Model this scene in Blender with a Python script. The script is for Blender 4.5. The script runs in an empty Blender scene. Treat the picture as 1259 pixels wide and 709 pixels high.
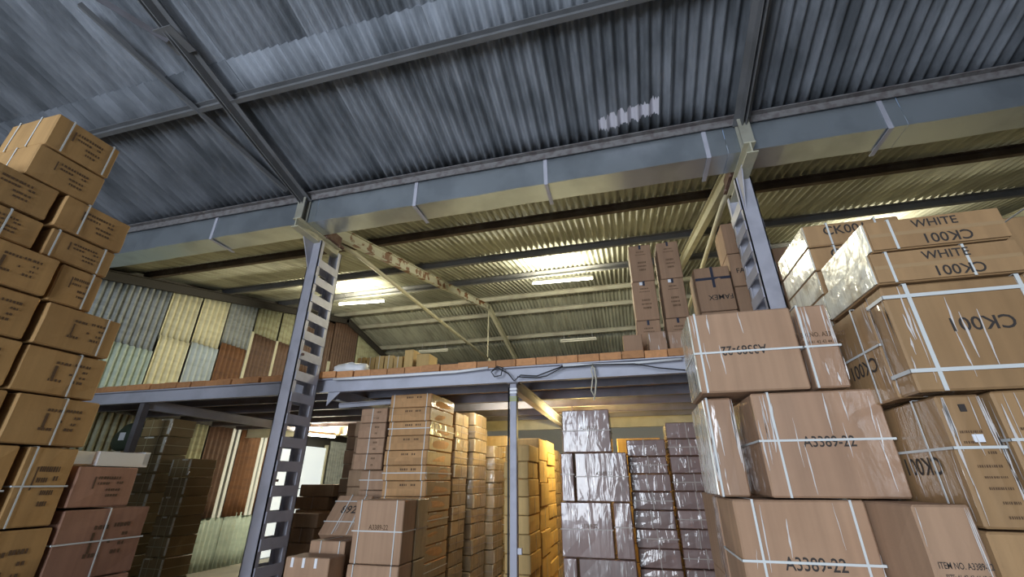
import bpy, bmesh, math, random
from math import sin, cos, pi, radians
from mathutils import Vector, Matrix, Euler

random.seed(7)
S = bpy.context.scene
COL = S.collection

# ------------------------------------------------------------------ camera
H = 1.6
FPX, PITCH, YAW = 525.0, radians(24.2), radians(14.7)
fw = Vector((-sin(YAW)*cos(PITCH), cos(YAW)*cos(PITCH), sin(PITCH)))
rt = Vector((cos(YAW), sin(YAW), 0)); up = rt.cross(fw)
cd = bpy.data.cameras.new('camera'); cam = bpy.data.objects.new('camera', cd); COL.objects.link(cam)
cd.sensor_width = 36; cd.lens = FPX/1259*36; cd.clip_start = 0.05; cd.clip_end = 200
cam.matrix_world = Matrix(((rt.x, up.x, -fw.x, 0), (rt.y, up.y, -fw.y, 0), (rt.z, up.z, -fw.z, H), (0, 0, 0, 1)))
S.camera = cam
S.view_settings.view_transform = 'Standard'; S.view_settings.look = 'None'
S.view_settings.exposure = -0.08; S.view_settings.gamma = 1.0; S.view_settings.use_curve_mapping = False

# ------------------------------------------------------------------ daylight
w = bpy.data.worlds.new('world'); S.world = w; w.use_nodes = True
nt = w.node_tree; bg = nt.nodes['Background']; sk = nt.nodes.new('ShaderNodeTexSky')
sk.sky_type = 'NISHITA'; sk.sun_disc = False; sk.sun_elevation = radians(40); sk.sun_rotation = radians(200)
nt.links.new(sk.outputs[0], bg.inputs[0]); bg.inputs[1].default_value = 0.25

def area(name, loc, tgt, sx, sy, power, color, parent=None):
    l = bpy.data.lights.new(name, 'AREA'); l.shape = 'RECTANGLE'; l.size = sx; l.size_y = sy
    l.energy = power; l.color = color
    o = bpy.data.objects.new(name, l); COL.objects.link(o)
    o.location = loc; o.rotation_euler = (Vector(tgt)-Vector(loc)).to_track_quat('-Z', 'Y').to_euler()
    if parent: o.parent = parent
    return o
# daylight entering through the big door opening in the wall behind the camera
area('door_daylight', (-2.5, -5.7, 2.1), (-1.8, 0, 2.6), 3.2, 3.8, 800, (0.77, 0.87, 1.0))

# ------------------------------------------------------------------ materials
def _n(nt, t, **k):
    n = nt.nodes.new(t)
    for a, b in k.items(): setattr(n, a, b)
    return n
def mat(name, col, rough=0.7, metal=0.0, var=0.0, nscale=6.0, ncol=None, nmix=0.5, stretch=(1, 1, 1), bump=0.0, bscale=60.0,
        coat=0.0, wrinkle=0.0, flute=0.0, emit=None, estr=0.0, lo=0.45, hi=0.62, spec=0.5):
    m = bpy.data.materials.new(name); m.use_nodes = True
    nt = m.node_tree; b = nt.nodes['Principled BSDF']; L = nt.links
    b.inputs['Roughness'].default_value = rough; b.inputs['Metallic'].default_value = metal
    b.inputs['Specular IOR Level'].default_value = spec
    tc = _n(nt, 'ShaderNodeTexCoord'); mp = _n(nt, 'ShaderNodeMapping'); mp.inputs['Scale'].default_value = stretch
    L.new(tc.outputs['Object'], mp.inputs['Vector'])
    oi = _n(nt, 'ShaderNodeObjectInfo')
    ad = _n(nt, 'ShaderNodeVectorMath', operation='ADD'); sc = _n(nt, 'ShaderNodeVectorMath', operation='SCALE')
    cb = _n(nt, 'ShaderNodeCombineXYZ')
    for i in range(3): L.new(oi.outputs['Random'], cb.inputs[i])
    L.new(cb.outputs[0], sc.inputs[0]); sc.inputs['Scale'].default_value = 37.0
    L.new(mp.outputs[0], ad.inputs[0]); L.new(sc.outputs[0], ad.inputs[1])
    cur = None
    rgb = _n(nt, 'ShaderNodeRGB'); rgb.outputs[0].default_value = (*col, 1); cur = rgb.outputs[0]
    if ncol is not None:
        no = _n(nt, 'ShaderNodeTexNoise'); no.inputs['Scale'].default_value = nscale; no.inputs['Detail'].default_value = 5
        L.new(ad.outputs[0], no.inputs['Vector'])
        rp = _n(nt, 'ShaderNodeValToRGB'); rp.color_ramp.elements[0].position = lo; rp.color_ramp.elements[1].position = hi
        L.new(no.outputs[0], rp.inputs[0])
        ml = _n(nt, 'ShaderNodeMath', operation='MULTIPLY'); ml.inputs[1].default_value = nmix; L.new(rp.outputs[0], ml.inputs[0])
        mx = _n(nt, 'ShaderNodeMix', data_type='RGBA'); L.new(ml.outputs[0], mx.inputs['Factor'])
        L.new(cur, mx.inputs['A']); mx.inputs['B'].default_value = (*ncol, 1); cur = mx.outputs['Result']
    if var > 0:
        hs = _n(nt, 'ShaderNodeHueSaturation'); mr = _n(nt, 'ShaderNodeMapRange')
        L.new(oi.outputs['Random'], mr.inputs[0]); mr.inputs[3].default_value = 1-var; mr.inputs[4].default_value = 1+var
        L.new(mr.outputs[0], hs.inputs['Value']); L.new(cur, hs.inputs['Color']); cur = hs.outputs[0]
    if flute > 0:
        mf = _n(nt, 'ShaderNodeMapping'); mf.inputs['Scale'].default_value = (22, 22, 0.5); L.new(ad.outputs[0], mf.inputs['Vector'])
        nf = _n(nt, 'ShaderNodeTexNoise'); nf.inputs['Scale'].default_value = 1.0; nf.inputs['Detail'].default_value = 2; L.new(mf.outputs[0], nf.inputs['Vector'])
        rf = _n(nt, 'ShaderNodeMapRange'); rf.inputs[1].default_value = 0.3; rf.inputs[2].default_value = 0.7; rf.inputs[3].default_value = 1-flute; rf.inputs[4].default_value = 1+flute
        L.new(nf.outputs[0], rf.inputs[0]); hf = _n(nt, 'ShaderNodeHueSaturation'); L.new(rf.outputs[0], hf.inputs['Value']); L.new(cur, hf.inputs['Color']); cur = hf.outputs[0]
    L.new(cur, b.inputs['Base Color'])
    if bump > 0:
        nb = _n(nt, 'ShaderNodeTexNoise'); nb.inputs['Scale'].default_value = bscale; nb.inputs['Detail'].default_value = 3
        L.new(ad.outputs[0], nb.inputs['Vector'])
        bp = _n(nt, 'ShaderNodeBump'); bp.inputs['Strength'].default_value = bump; bp.inputs['Distance'].default_value = 0.01
        L.new(nb.outputs[0], bp.inputs['Height']); L.new(bp.outputs[0], b.inputs['Normal'])
    if coat > 0:
        b.inputs['Coat Weight'].default_value = coat; b.inputs['Coat Roughness'].default_value = 0.10
        if wrinkle > 0:
            m2 = _n(nt, 'ShaderNodeMapping'); m2.inputs['Scale'].default_value = (3.2, 3.2, 0.8); m2.inputs['Rotation'].default_value = (0.05, 0.12, 0.1)
            L.new(ad.outputs[0], m2.inputs['Vector'])
            nw = _n(nt, 'ShaderNodeTexNoise'); nw.inputs['Scale'].default_value = 3.0; nw.inputs['Detail'].default_value = 3; nw.inputs['Distortion'].default_value = 0.7
            L.new(m2.outputs[0], nw.inputs['Vector'])
            bw = _n(nt, 'ShaderNodeBump'); bw.inputs['Strength'].default_value = wrinkle; bw.inputs['Distance'].default_value = 0.03
            L.new(nw.outputs[0], bw.inputs['Height']); L.new(bw.outputs[0], b.inputs['Coat Normal'])
    if emit:
        b.inputs['Emission Color'].default_value = (*emit, 1); b.inputs['Emission Strength'].default_value = estr
    return m

M = {}
M['concrete'] = mat('concrete', (0.36, 0.34, 0.30), 0.85, ncol=(0.26, 0.25, 0.23), nscale=2.0, bump=0.2)
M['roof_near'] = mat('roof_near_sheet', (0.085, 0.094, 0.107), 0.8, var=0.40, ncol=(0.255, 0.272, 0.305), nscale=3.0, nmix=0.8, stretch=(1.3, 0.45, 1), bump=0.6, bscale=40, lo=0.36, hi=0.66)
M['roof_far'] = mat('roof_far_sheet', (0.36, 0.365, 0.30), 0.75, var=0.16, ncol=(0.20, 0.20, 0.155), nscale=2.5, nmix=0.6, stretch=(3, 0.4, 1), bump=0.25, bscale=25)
M['paint_patch'] = mat('paint_patch', (0.62, 0.60, 0.66), 0.7)
M['galv'] = mat('galvanised', (0.55, 0.60, 0.64), 0.30, 0.80, ncol=(0.38, 0.42, 0.46), nscale=2.2, nmix=0.6, bump=0.10, bscale=2.5)
M['purlin_grey'] = mat('purlin_grey', (0.17, 0.172, 0.18), 0.6, 0.2, ncol=(0.11, 0.11, 0.11), nscale=4)
M['purlin_rust'] = mat('purlin_rust', (0.085, 0.060, 0.045), 0.8, ncol=(0.16, 0.13, 0.10), nscale=5)
M['purlin_cream'] = mat('purlin_cream', (0.34, 0.33, 0.27), 0.65, ncol=(0.22, 0.2, 0.16), nscale=4)
M['steel'] = mat('steel_paint', (0.48, 0.48, 0.55), 0.5, 0.1, ncol=(0.38, 0.38, 0.44), nscale=5, nmix=0.7, bump=0.05)
M['steel_dark'] = mat('steel_dark', (0.13, 0.125, 0.14), 0.6, 0.1, ncol=(0.08, 0.07, 0.07), nscale=5)
M['beam'] = mat('beam_paint', (0.42, 0.43, 0.50), 0.55, 0.1, ncol=(0.30, 0.30, 0.35), nscale=3)
M['joist'] = mat('joist_paint', (0.21, 0.21, 0.25), 0.6, 0.1, ncol=(0.14, 0.13, 0.14), nscale=4)
M['gable_dark'] = mat('gable_dark', (0.045, 0.04, 0.035), 0.8)
M['post_grey'] = mat('post_grey', (0.30, 0.30, 0.36), 0.5, 0.1, ncol=(0.2, 0.2, 0.24), nscale=5)
M['truss'] = mat('truss_paint', (0.50, 0.50, 0.40), 0.6, ncol=(0.19, 0.085, 0.035), nscale=4.5, nmix=1.0, lo=0.53, hi=0.58)
M['cream'] = mat('cream_paint', (0.52, 0.50, 0.38), 0.6, ncol=(0.38, 0.36, 0.26), nscale=5)
M['mortar'] = mat('mortar', (0.20, 0.19, 0.19), 0.9, ncol=(0.12, 0.10, 0.10), nscale=14, nmix=0.8)
M['rust'] = mat('rust', (0.13, 0.07, 0.055), 0.85, ncol=(0.22, 0.16, 0.13), nscale=9)
M['wood'] = mat('plank_wood', (0.50, 0.24, 0.10), 0.75, var=0.22, ncol=(0.36, 0.17, 0.07), nscale=4, stretch=(6, 0.6, 6), bump=0.2)
M['bounce_ply'] = mat('bounce_ply', (0.52, 0.46, 0.32), 0.75, var=0.1, ncol=(0.42, 0.36, 0.24), nscale=2.0)  # pale surface added to bounce lamp light onto the gutter
M['black'] = mat('black_cable', (0.012, 0.012, 0.014), 0.5)
M['rope'] = mat('rope', (0.50, 0.47, 0.38), 0.8)
M['twine'] = mat('green_twine', (0.38, 0.42, 0.12), 0.8)
M['white'] = mat('white_plastic', (0.72, 0.73, 0.76), 0.45)
M['tube_on'] = mat('lit_tube', (0.9, 0.9, 0.85), 0.5, emit=(1.0, 0.97, 0.80), estr=22.0)
M['tube_off'] = mat('unlit_tube', (0.75, 0.74, 0.66), 0.35)
M['fixture'] = mat('fixture', (0.66, 0.65, 0.58), 0.5)
M['ink'] = mat('ink', (0.035, 0.028, 0.025), 0.8)
M['ink_soft'] = mat('faded_ink', (0.10, 0.055, 0.028), 0.85)
M['strap'] = mat('strap', (0.58, 0.60, 0.60), 0.4)
M['glint'] = mat('film_highlight', (0.60, 0.56, 0.54), 0.2, coat=0.8)  # pale tone that paints in highlights on the stretch film
M['strap_olive'] = mat('strap_olive', (0.42, 0.38, 0.24), 0.35)
M['strap_dull'] = mat('strap_under_film', (0.30, 0.25, 0.22), 0.4)
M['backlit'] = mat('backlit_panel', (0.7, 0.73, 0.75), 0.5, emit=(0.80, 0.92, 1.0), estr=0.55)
M['tape'] = mat('tape', (0.36, 0.24, 0.13), 0.18, coat=0.5)
M['blacktape'] = mat('printed_tape', (0.03, 0.035, 0.06), 0.3)
M['sticker'] = mat('sticker', (0.72, 0.74, 0.80), 0.5)
M['kraft'] = mat('kraft', (0.345, 0.215, 0.135), 0.8, var=0.10, ncol=(0.28, 0.165, 0.10), nscale=2.2, bump=0.08, bscale=90, flute=0.10)
M['kraft_warm'] = mat('kraft_warm', (0.37, 0.215, 0.082), 0.8, var=0.14, ncol=(0.28, 0.15, 0.052), nscale=2.5, bump=0.08, bscale=90, flute=0.10)
M['kraft_red'] = mat('kraft_red', (0.30, 0.155, 0.10), 0.8, var=0.08, ncol=(0.23, 0.115, 0.075), nscale=2.5, bump=0.08, bscale=90, flute=0.10)
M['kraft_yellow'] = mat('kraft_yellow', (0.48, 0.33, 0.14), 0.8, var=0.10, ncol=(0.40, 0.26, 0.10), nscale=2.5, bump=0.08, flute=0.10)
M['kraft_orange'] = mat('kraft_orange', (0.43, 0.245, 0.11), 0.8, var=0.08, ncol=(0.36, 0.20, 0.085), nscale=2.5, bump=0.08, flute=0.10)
M['kraft_film'] = mat('kraft_film', (0.335, 0.205, 0.13), 0.6, var=0.08, ncol=(0.28, 0.165, 0.10), nscale=2.2, coat=0.9, wrinkle=0.42, flute=0.10)
M['ck_film'] = mat('ck_film', (0.33, 0.20, 0.095), 0.6, var=0.08, ncol=(0.27, 0.155, 0.07), nscale=2.2, coat=0.9, wrinkle=0.42, flute=0.10)
M['kraft_ck'] = mat('kraft_ck', (0.33, 0.20, 0.095), 0.8, var=0.08, ncol=(0.27, 0.155, 0.07), nscale=2.2, bump=0.08, bscale=90, flute=0.10)
M['brown_film'] = mat('brown_film', (0.185, 0.112, 0.098), 0.45, var=0.16, ncol=(0.13, 0.078, 0.068), nscale=2.5, coat=0.8, wrinkle=0.5, flute=0.10)
M['olive_film'] = mat('olive_film', (0.33, 0.25, 0.15), 0.5, var=0.12, ncol=(0.25, 0.185, 0.105), nscale=2.5, coat=0.9, wrinkle=0.7, flute=0.10)
M['dark_film'] = mat('dark_film', (0.24, 0.17, 0.075), 0.5, var=0.2, ncol=(0.16, 0.11, 0.045), nscale=2.5, coat=0.8, wrinkle=0.6)
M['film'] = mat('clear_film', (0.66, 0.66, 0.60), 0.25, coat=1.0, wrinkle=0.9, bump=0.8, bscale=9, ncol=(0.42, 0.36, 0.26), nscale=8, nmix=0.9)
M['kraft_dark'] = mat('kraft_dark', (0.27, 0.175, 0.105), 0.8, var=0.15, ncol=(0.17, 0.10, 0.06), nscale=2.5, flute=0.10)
M['famex'] = mat('kraft_famex', (0.30, 0.185, 0.115), 0.8, var=0.08, ncol=(0.26, 0.155, 0.095), nscale=2.5, flute=0.10)
M['sack'] = mat('green_sack', (0.045, 0.065, 0.045), 0.5)
def sheetmat(n, c, c2, mix=0.6, lo=0.45, hi=0.62):
    M[n] = mat(n, c, 0.65, 0.0, ncol=c2, nscale=3.0, nmix=mix, stretch=(1, 4, 0.5), bump=0.1, var=0.06, lo=lo, hi=hi)
sheetmat('sheet_grey', (0.27, 0.29, 0.29), (0.17, 0.185, 0.185))
sheetmat('sheet_green', (0.42, 0.50, 0.44), (0.33, 0.40, 0.36))
sheetmat('sheet_cream', (0.60, 0.57, 0.40), (0.45, 0.42, 0.28), 0.5)
sheetmat('sheet_blue', (0.42, 0.48, 0.52), (0.34, 0.39, 0.42))
sheetmat('sheet_olive', (0.34, 0.34, 0.22), (0.22, 0.2, 0.12))
sheetmat('sheet_rust', (0.155, 0.068, 0.028), (0.10, 0.044, 0.022))
sheetmat('sheet_brown', (0.105, 0.058, 0.038), (0.07, 0.038, 0.027))
M['white_board'] = mat('white_board', (0.74, 0.77, 0.78), 0.5)
M['wall_dark'] = mat('wall_dark', (0.12, 0.11, 0.10), 0.9)
M['wall_rear'] = mat('wall_rear', (0.40, 0.40, 0.40), 0.85)

# ------------------------------------------------------------------ mesh helpers
def mesh_obj(name, bm, m, parent=None, smooth=False):
    me = bpy.data.meshes.new(name); bm.to_mesh(me); bm.free()
    if m: me.materials.append(M[m] if isinstance(m, str) else m)
    if smooth:
        for p in me.polygons: p.use_smooth = True
    o = bpy.data.objects.new(name, me); COL.objects.link(o)
    if parent: o.parent = parent
    return o
def share(name, me, parent=None, loc=(0, 0, 0)):
    o = bpy.data.objects.new(name, me); COL.objects.link(o); o.location = loc
    if parent: o.parent = parent
    return o
def empty(name, loc=(0, 0, 0), rz=0.0):
    o = bpy.data.objects.new(name, None); COL.objects.link(o); o.location = loc; o.rotation_euler = (0, 0, rz); o.empty_display_size = 0.1
    return o
def tag(o, label=None, cat=None, group=None, kind=None):
    if label: o['label'] = label
    if cat: o['category'] = cat
    if group: o['group'] = group
    if kind: o['kind'] = kind
    return o
def box(bm, x0, x1, y0, y1, z0, z1, bev=0.0):
    vs = [bm.verts.new((x, y, z)) for z in (z0, z1) for y in (y0, y1) for x in (x0, x1)]
    fs = [(0, 2, 3, 1), (4, 5, 7, 6), (0, 1, 5, 4), (2, 6, 7, 3), (0, 4, 6, 2), (1, 3, 7, 5)]
    ff = [bm.faces.new([vs[i] for i in f]) for f in fs]
    if bev > 0:
        es = list({e for f in ff for e in f.edges})
        bmesh.ops.bevel(bm, geom=es, offset=bev, segments=1, affect='EDGES')
def B(name, x0, x1, y0, y1, z0, z1, m, parent=None, bev=0.0):
    bm = bmesh.new(); box(bm, x0, x1, y0, y1, z0, z1, bev); return mesh_obj(name, bm, m, parent)
def prism(bm, prof, p0, p1, upv=(0, 0, 1)):
    """extrude a 2-D profile [(a,b)] from p0 to p1; a = sideways, b = upwards"""
    p0, p1 = Vector(p0), Vector(p1); d = (p1-p0).normalized(); a = d.cross(Vector(upv)).normalized(); b = a.cross(d)
    r0 = [bm.verts.new(p0+a*u+b*v) for u, v in prof]; r1 = [bm.verts.new(p1+a*u+b*v) for u, v in prof]
    n = len(prof)
    for i in range(n): bm.faces.new((r0[i], r0[(i+1) % n], r1[(i+1) % n], r1[i]))
    bm.faces.new(r0[::-1]); bm.faces.new(r1)
def rectp(w_, h_, z0=0.0): return [(-w_/2, z0), (w_/2, z0), (w_/2, z0+h_), (-w_/2, z0+h_)]
def ibeam(w_, h_, t=0.012, z0=0.0):
    a = w_/2; c = t/2
    return [(x, y+z0) for x, y in [(-a, 0), (a, 0), (a, t), (c, t), (c, h_-t), (a, h_-t), (a, h_), (-a, h_), (-a, h_-t), (-c, h_-t), (-c, t), (-a, t)]]
def chan(w_, h_, t=0.012, z0=0.0, s=1):
    return [(x*s, y+z0) for x, y in [(0, 0), (w_, 0), (w_, t), (t, t), (t, h_-t), (w_, h_-t), (w_, h_), (0, h_)]]
def ang(w_, h_, t=0.008, z0=0.0, s=1):
    return [(x*s, y+z0) for x, y in [(0, 0), (t, 0), (t, h_-t), (w_, h_-t), (w_, h_), (0, h_)]]
def PR(name, prof, p0, p1, m, parent=None, upv=(0, 0, 1)):
    bm = bmesh.new(); prism(bm, prof, p0, p1, upv); bmesh.ops.recalc_face_normals(bm, faces=bm.faces); return mesh_obj(name, bm, m, parent)
def tube(name, pts, r, m, parent=None, n=8):
    bm = bmesh.new(); rings = []
    pts = [Vector(p) for p in pts]
    for i, p in enumerate(pts):
        d = (pts[min(i+1, len(pts)-1)]-pts[max(i-1, 0)]).normalized()
        a = d.orthogonal().normalized() if i == 0 else (rings_a - d*rings_a.dot(d)).normalized()
        rings_a = a; b = d.cross(a)
        rings.append([bm.verts.new(p+a*cos(2*pi*k/n)*r+b*sin(2*pi*k/n)*r) for k in range(n)])
    for r0, r1 in zip(rings, rings[1:]):
        for k in range(n): bm.faces.new((r0[k], r0[(k+1) % n], r1[(k+1) % n], r1[k]))
    bm.faces.new(rings[0][::-1]); bm.faces.new(rings[-1])
    return mesh_obj(name, bm, m, parent, smooth=True)
def sheet_mesh(name, W, Lg, m, pitch=0.1022, amp=0.027, thick=0.006, seg=8):
    """corrugated sheet: x across the waves, y along them, z the wave height"""
    n = max(2, int(round(W/pitch))); cols = n*seg+1; nl = max(2, int(Lg/0.3))
    V = []; Fc = []; sm = []
    def idx(i, j, k): return (i*(nl+1)+j)*2+k
    for i in range(cols):
        x = W*i/(cols-1); z = amp*cos(2*pi*i/seg)
        for j in range(nl+1):
            y = Lg*j/nl; V += [(x, y, z+thick/2), (x, y, z-thick/2)]
    for i in range(cols-1):
        for j in range(nl):
            Fc.append((idx(i, j, 0), idx(i+1, j, 0), idx(i+1, j+1, 0), idx(i, j+1, 0))); sm.append(True)
            Fc.append((idx(i, j, 1), idx(i, j+1, 1), idx(i+1, j+1, 1), idx(i+1, j, 1))); sm.append(True)
        Fc.append((idx(i, 0, 0), idx(i, 0, 1), idx(i+1, 0, 1), idx(i+1, 0, 0))); sm.append(False)
        Fc.append((idx(i, nl, 0), idx(i+1, nl, 0), idx(i+1, nl, 1), idx(i, nl, 1))); sm.append(False)
    for j in range(nl):
        Fc.append((idx(0, j, 0), idx(0, j+1, 0), idx(0, j+1, 1), idx(0, j, 1))); sm.append(False)
        Fc.append((idx(cols-1, j, 0), idx(cols-1, j, 1), idx(cols-1, j+1, 1), idx(cols-1, j+1, 0))); sm.append(False)
    me = bpy.data.meshes.new(name); me.from_pydata(V, [], Fc); me.materials.append(M[m])
    me.polygons.foreach_set('use_smooth', sm); me.update()
    return me
def frame(o, origin, ex, ey, ez):
    o.matrix_local = Matrix(((ex.x, ey.x, ez.x, origin[0]), (ex.y, ey.y, ez.y, origin[1]), (ex.z, ey.z, ez.z, origin[2]), (0, 0, 0, 1)))

# ------------------------------------------------------------------ the building
XL, XR = -8.24, 11.8
YB, YF = -6.0, 18.0
floor = tag(B('floor', XL-0.4, XR+0.4, YB-6, YF+0.4, -0.12, 0.0, 'concrete'), kind='structure')

# near roof: sheet plane z = NZ - NS*(Y-NY)
NS, NY, NZ = 0.27, 3.66, 4.83
def near_z(y): return NZ - NS*(y-NY)
FS, F0 = 0.22, 3.97
RIDGE = 10.96
def far_z(y): return F0+FS*y if y <= RIDGE else F0+FS*(2*RIDGE-y)

ceil_n = tag(empty('ceiling'), kind='structure')
ceil_f = tag(empty('ceiling'), kind='structure')
def roof_row(parent, y0, y1, zf, m, lift, w_=1.022, x0=XL-0.35, x1=XR+0.3):
    p0 = Vector((0, y0, zf(y0)+lift)); p1 = Vector((0, y1, zf(y1)+lift)); ey = (p1-p0).normalized(); Lg = (p1-p0).length
    ex = Vector((1, 0, 0)); ez = ex.cross(ey)
    me = sheet_mesh('sheet', w_*1.1, Lg, m)
    n = int((x1-x0)/w_)
    for i in range(n):
        o = share('sheet', me, parent); frame(o, (x0+i*w_, y0, zf(y0)+lift+0.004*(i % 2)), ex, ey, ez)
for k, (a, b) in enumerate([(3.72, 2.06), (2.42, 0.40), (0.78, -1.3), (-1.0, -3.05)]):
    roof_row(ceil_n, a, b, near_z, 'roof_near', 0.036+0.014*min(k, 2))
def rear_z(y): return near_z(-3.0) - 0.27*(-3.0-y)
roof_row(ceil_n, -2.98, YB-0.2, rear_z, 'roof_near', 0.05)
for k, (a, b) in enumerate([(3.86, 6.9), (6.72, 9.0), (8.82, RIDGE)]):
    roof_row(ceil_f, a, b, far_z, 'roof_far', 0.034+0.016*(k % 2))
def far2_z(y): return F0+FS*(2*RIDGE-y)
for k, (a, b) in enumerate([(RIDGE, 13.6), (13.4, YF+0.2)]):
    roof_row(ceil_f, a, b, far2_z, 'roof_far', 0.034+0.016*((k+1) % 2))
# a smeared white paint mark on one near sheet
bm = bmesh.new()
p0 = Vector((0, 3.72, near_z(3.72)+0.036)); eyv = Vector((0, -1, NS)).normalized(); ezv = Vector((1, 0, 0)).cross(eyv); 
pitch = 0.1022
def sheet_i(x): return int((x-(XL-0.35))/1.022)
xa, xb = 0.02, 0.63
prev = None; N = 60
for i in range(N+1):
    x = xa+(xb-xa)*i/N; k = sheet_i(x); u = x-(XL-0.35)-k*1.022; z = 0.027*cos(2*pi*u/pitch)+0.006
    mid = 0.30+0.10*(i/N); hw = 0.08+random.uniform(-0.03, 0.02)
    pts = []
    for s_ in (-1, 1):
        v = mid+s_*hw+random.uniform(-0.012, 0.012)
        pts.append(bm.verts.new(p0+Vector((x, 0, 0.004*(k % 2)))+eyv*v+ezv*z))
    if prev and hw > 0.03: bm.faces.new((prev[0], prev[1], pts[1], pts[0]))
    prev = pts
mesh_obj('paint_smear', bm, 'paint_patch', ceil_n, smooth=True)
# purlins
for y in (2.37, 0.72, -1.1, -2.7):
    z = near_z(y)
    PR('purlin', chan(0.05, 0.10, 0.008, -0.10, -1), (XR, y, z), (XL-0.2, y, z), 'purlin_grey', ceil_n)
PR('eave_purlin', ang(0.06, 0.085, 0.01, -0.085, 1), (XL-0.2, 3.60, near_z(3.60)), (XR, 3.60, near_z(3.60)), 'mortar', ceil_n)
for y, mm in ((4.25, 'purlin_rust'), (5.18, 'purlin_rust'), (6.78, 'purlin_grey'), (8.38, 'purlin_grey'), (10.55, 'purlin_cream'), (11.6, 'purlin_cream'), (13.0, 'purlin_cream'), (14.6, 'purlin_grey'), (16.4, 'purlin_grey')):
    z = far_z(y)
    PR('purlin', chan(0.06, 0.13, 0.01, -0.13), (XL-0.2, y, z), (XR, y, z), mm, ceil_f)

# left wall: dark backing and separate corrugated sheets
wall_l = tag(B('wall_left', XL-0.45, XL-0.33, YB-0.2, YF+0.2, 0, 6.7, 'wall_dark'), kind='structure')
def pix(x, y):
    return fw*FPX + rt*(x-629.5) - up*(y-354.5)
def onX(x, y, X): d = pix(x, y); t = X/d.x; return d.y*t, d.z*t+H
def wsheet(y0, y1, z0, z1, m, off=0.0, pitch=0.115, amp=0.026):
    me = sheet_mesh('wall_sheet', y1-y0, z1-z0, m, pitch=pitch, amp=amp, thick=0.003, seg=8)
    o = share('wall_sheet', me, wall_l); frame(o, (XL-off, y0, z0), Vector((0, 1, 0)), Vector((0, 0, 1)), Vector((1, 0, 0)))
    return o
def gz(y): return far_z(y)-0.20
DK = 2.8
# (y from, y to, z split, upper material, lower material) above the mezzanine deck
def wy(px, py): return onX(px, py, XL)
cols = [(2.6, 5.62, 'sheet_grey', 'sheet_green', 3.72), (5.66, 6.23, 'sheet_cream', 'sheet_cream', 4.05), (6.29, 6.87, 'sheet_cream', 'sheet_blue', 4.10),
        (6.92, 7.60, 'sheet_grey', 'sheet_rust', 4.28), (7.66, 8.35, 'sheet_olive', 'sheet_brown', 4.72), (8.42, 9.2, 'sheet_olive', 'sheet_brown', 4.75),
        (9.3, 10.4, 'sheet_brown', 'sheet_brown', 4.2), (10.45, 11.6, 'sheet_brown', 'sheet_brown', 4.4), (11.65, 13.0, 'sheet_olive', 'sheet_olive', 4.4), (13.05, 15.4, 'sheet_olive', 'sheet_grey', 4.2), (15.45, 17.9, 'sheet_grey', 'sheet_grey', 4.2)]
for a, b, mu, ml, zs in cols:
    n = max(1, int(round((b-a)/0.8)))
    for i in range(n):
        ya, yb = a+(b-a)*i/n, a+(b-a)*(i+1)/n
        zt = min(gz(ya), gz(yb))+0.08
        wsheet(ya, yb+0.02, zs-0.06, zt, mu, 0.03+0.006*(i % 2)); wsheet(ya, yb+0.02, DK-0.02, zs+0.02, ml, 0.0+0.006*(i % 2))
for y in (7.63, 8.39, 9.25, 10.43, 11.62):
    B('cover_strip', XL-0.02, XL+0.03, y-0.035, y+0.035, DK, min(gz(y)-0.2, 4.75), 'cream', wall_l)
# below the deck
low = [(0.5, 4.0, 'sheet_grey'), (4.0, 7.15, 'sheet_olive'), (7.2, 7.75, 'sheet_brown'), (8.0, 8.55, 'sheet_rust'), (8.75, 9.05, 'sheet_rust')]
for a, b, mm in low:
    n = max(1, int(round((b-a)/0.8)))
    for i in range(n): wsheet(a+(b-a)*i/n, a+(b-a)*(i+1)/n+0.02, 0.92, 2.62, mm, 0.006*(i % 2))
for y in (7.80, 7.93, 8.60, 8.72):
    B('cover_strip', XL-0.02, XL+0.035, y-0.035, y+0.035, 0.92, 2.62, 'white_board', wall_l)
for i in range(12):
    wsheet(0.6+0.75*i, 0.6+0.75*(i+1)+0.02, 0.0, 0.98, 'sheet_green', 0.03+0.006*(i % 2))
for i in range(8): wsheet(11.1+0.85*i, 11.1+0.85*(i+1)+0.02, 0.0, 2.62, 'sheet_grey', 0.006*(i % 2))
for i in range(8): wsheet(-5.6+1.02*i, -5.6+1.02*(i+1)+0.02, 0.0, 4.7, 'sheet_grey', 0.05+0.006*(i % 2), 0.146, 0.024)
# tall white double door in the left wall, beyond the deck post
door = tag(empty('door_1', (XL, 10.0, 0)), kind='structure')
for i in range(2):
    for j, (z0, z1) in enumerate(((0.02, 1.40), (1.42, 2.42))):
        B('door_panel', -0.02, 0.03, -0.93+0.94*i, -0.01+0.94*i, z0, z1, 'backlit', door, 0.006)
B('door_frame', -0.03, 0.05, -1.0, -0.94, 0, 2.5, 'cream', door); B('door_frame', -0.03, 0.05, 0.94, 1.0, 0, 2.5, 'cream', door)
# other walls
tag(B('wall_right', XR, XR+0.15, YB-0.2, YF+0.2, 0, 6.8, 'wall_rear'), kind='structure')
tag(B('wall_far', XL-0.4, XR+0.2, YF, YF+0.15, 0, 5.0, 'wall_rear'), kind='structure')
wb = tag(empty('wall_back'), kind='structure')
B('wall_panel', XL-0.4, -4.2, YB-0.15, YB, 0, 6.6, 'wall_rear', wb); B('wall_panel', -0.8, XR+0.2, YB-0.15, YB, 0, 6.6, 'wall_rear', wb)
B('lintel', -4.2, -0.8, YB-0.15, YB, 4.1, 6.6, 'wall_rear', wb)

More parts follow.
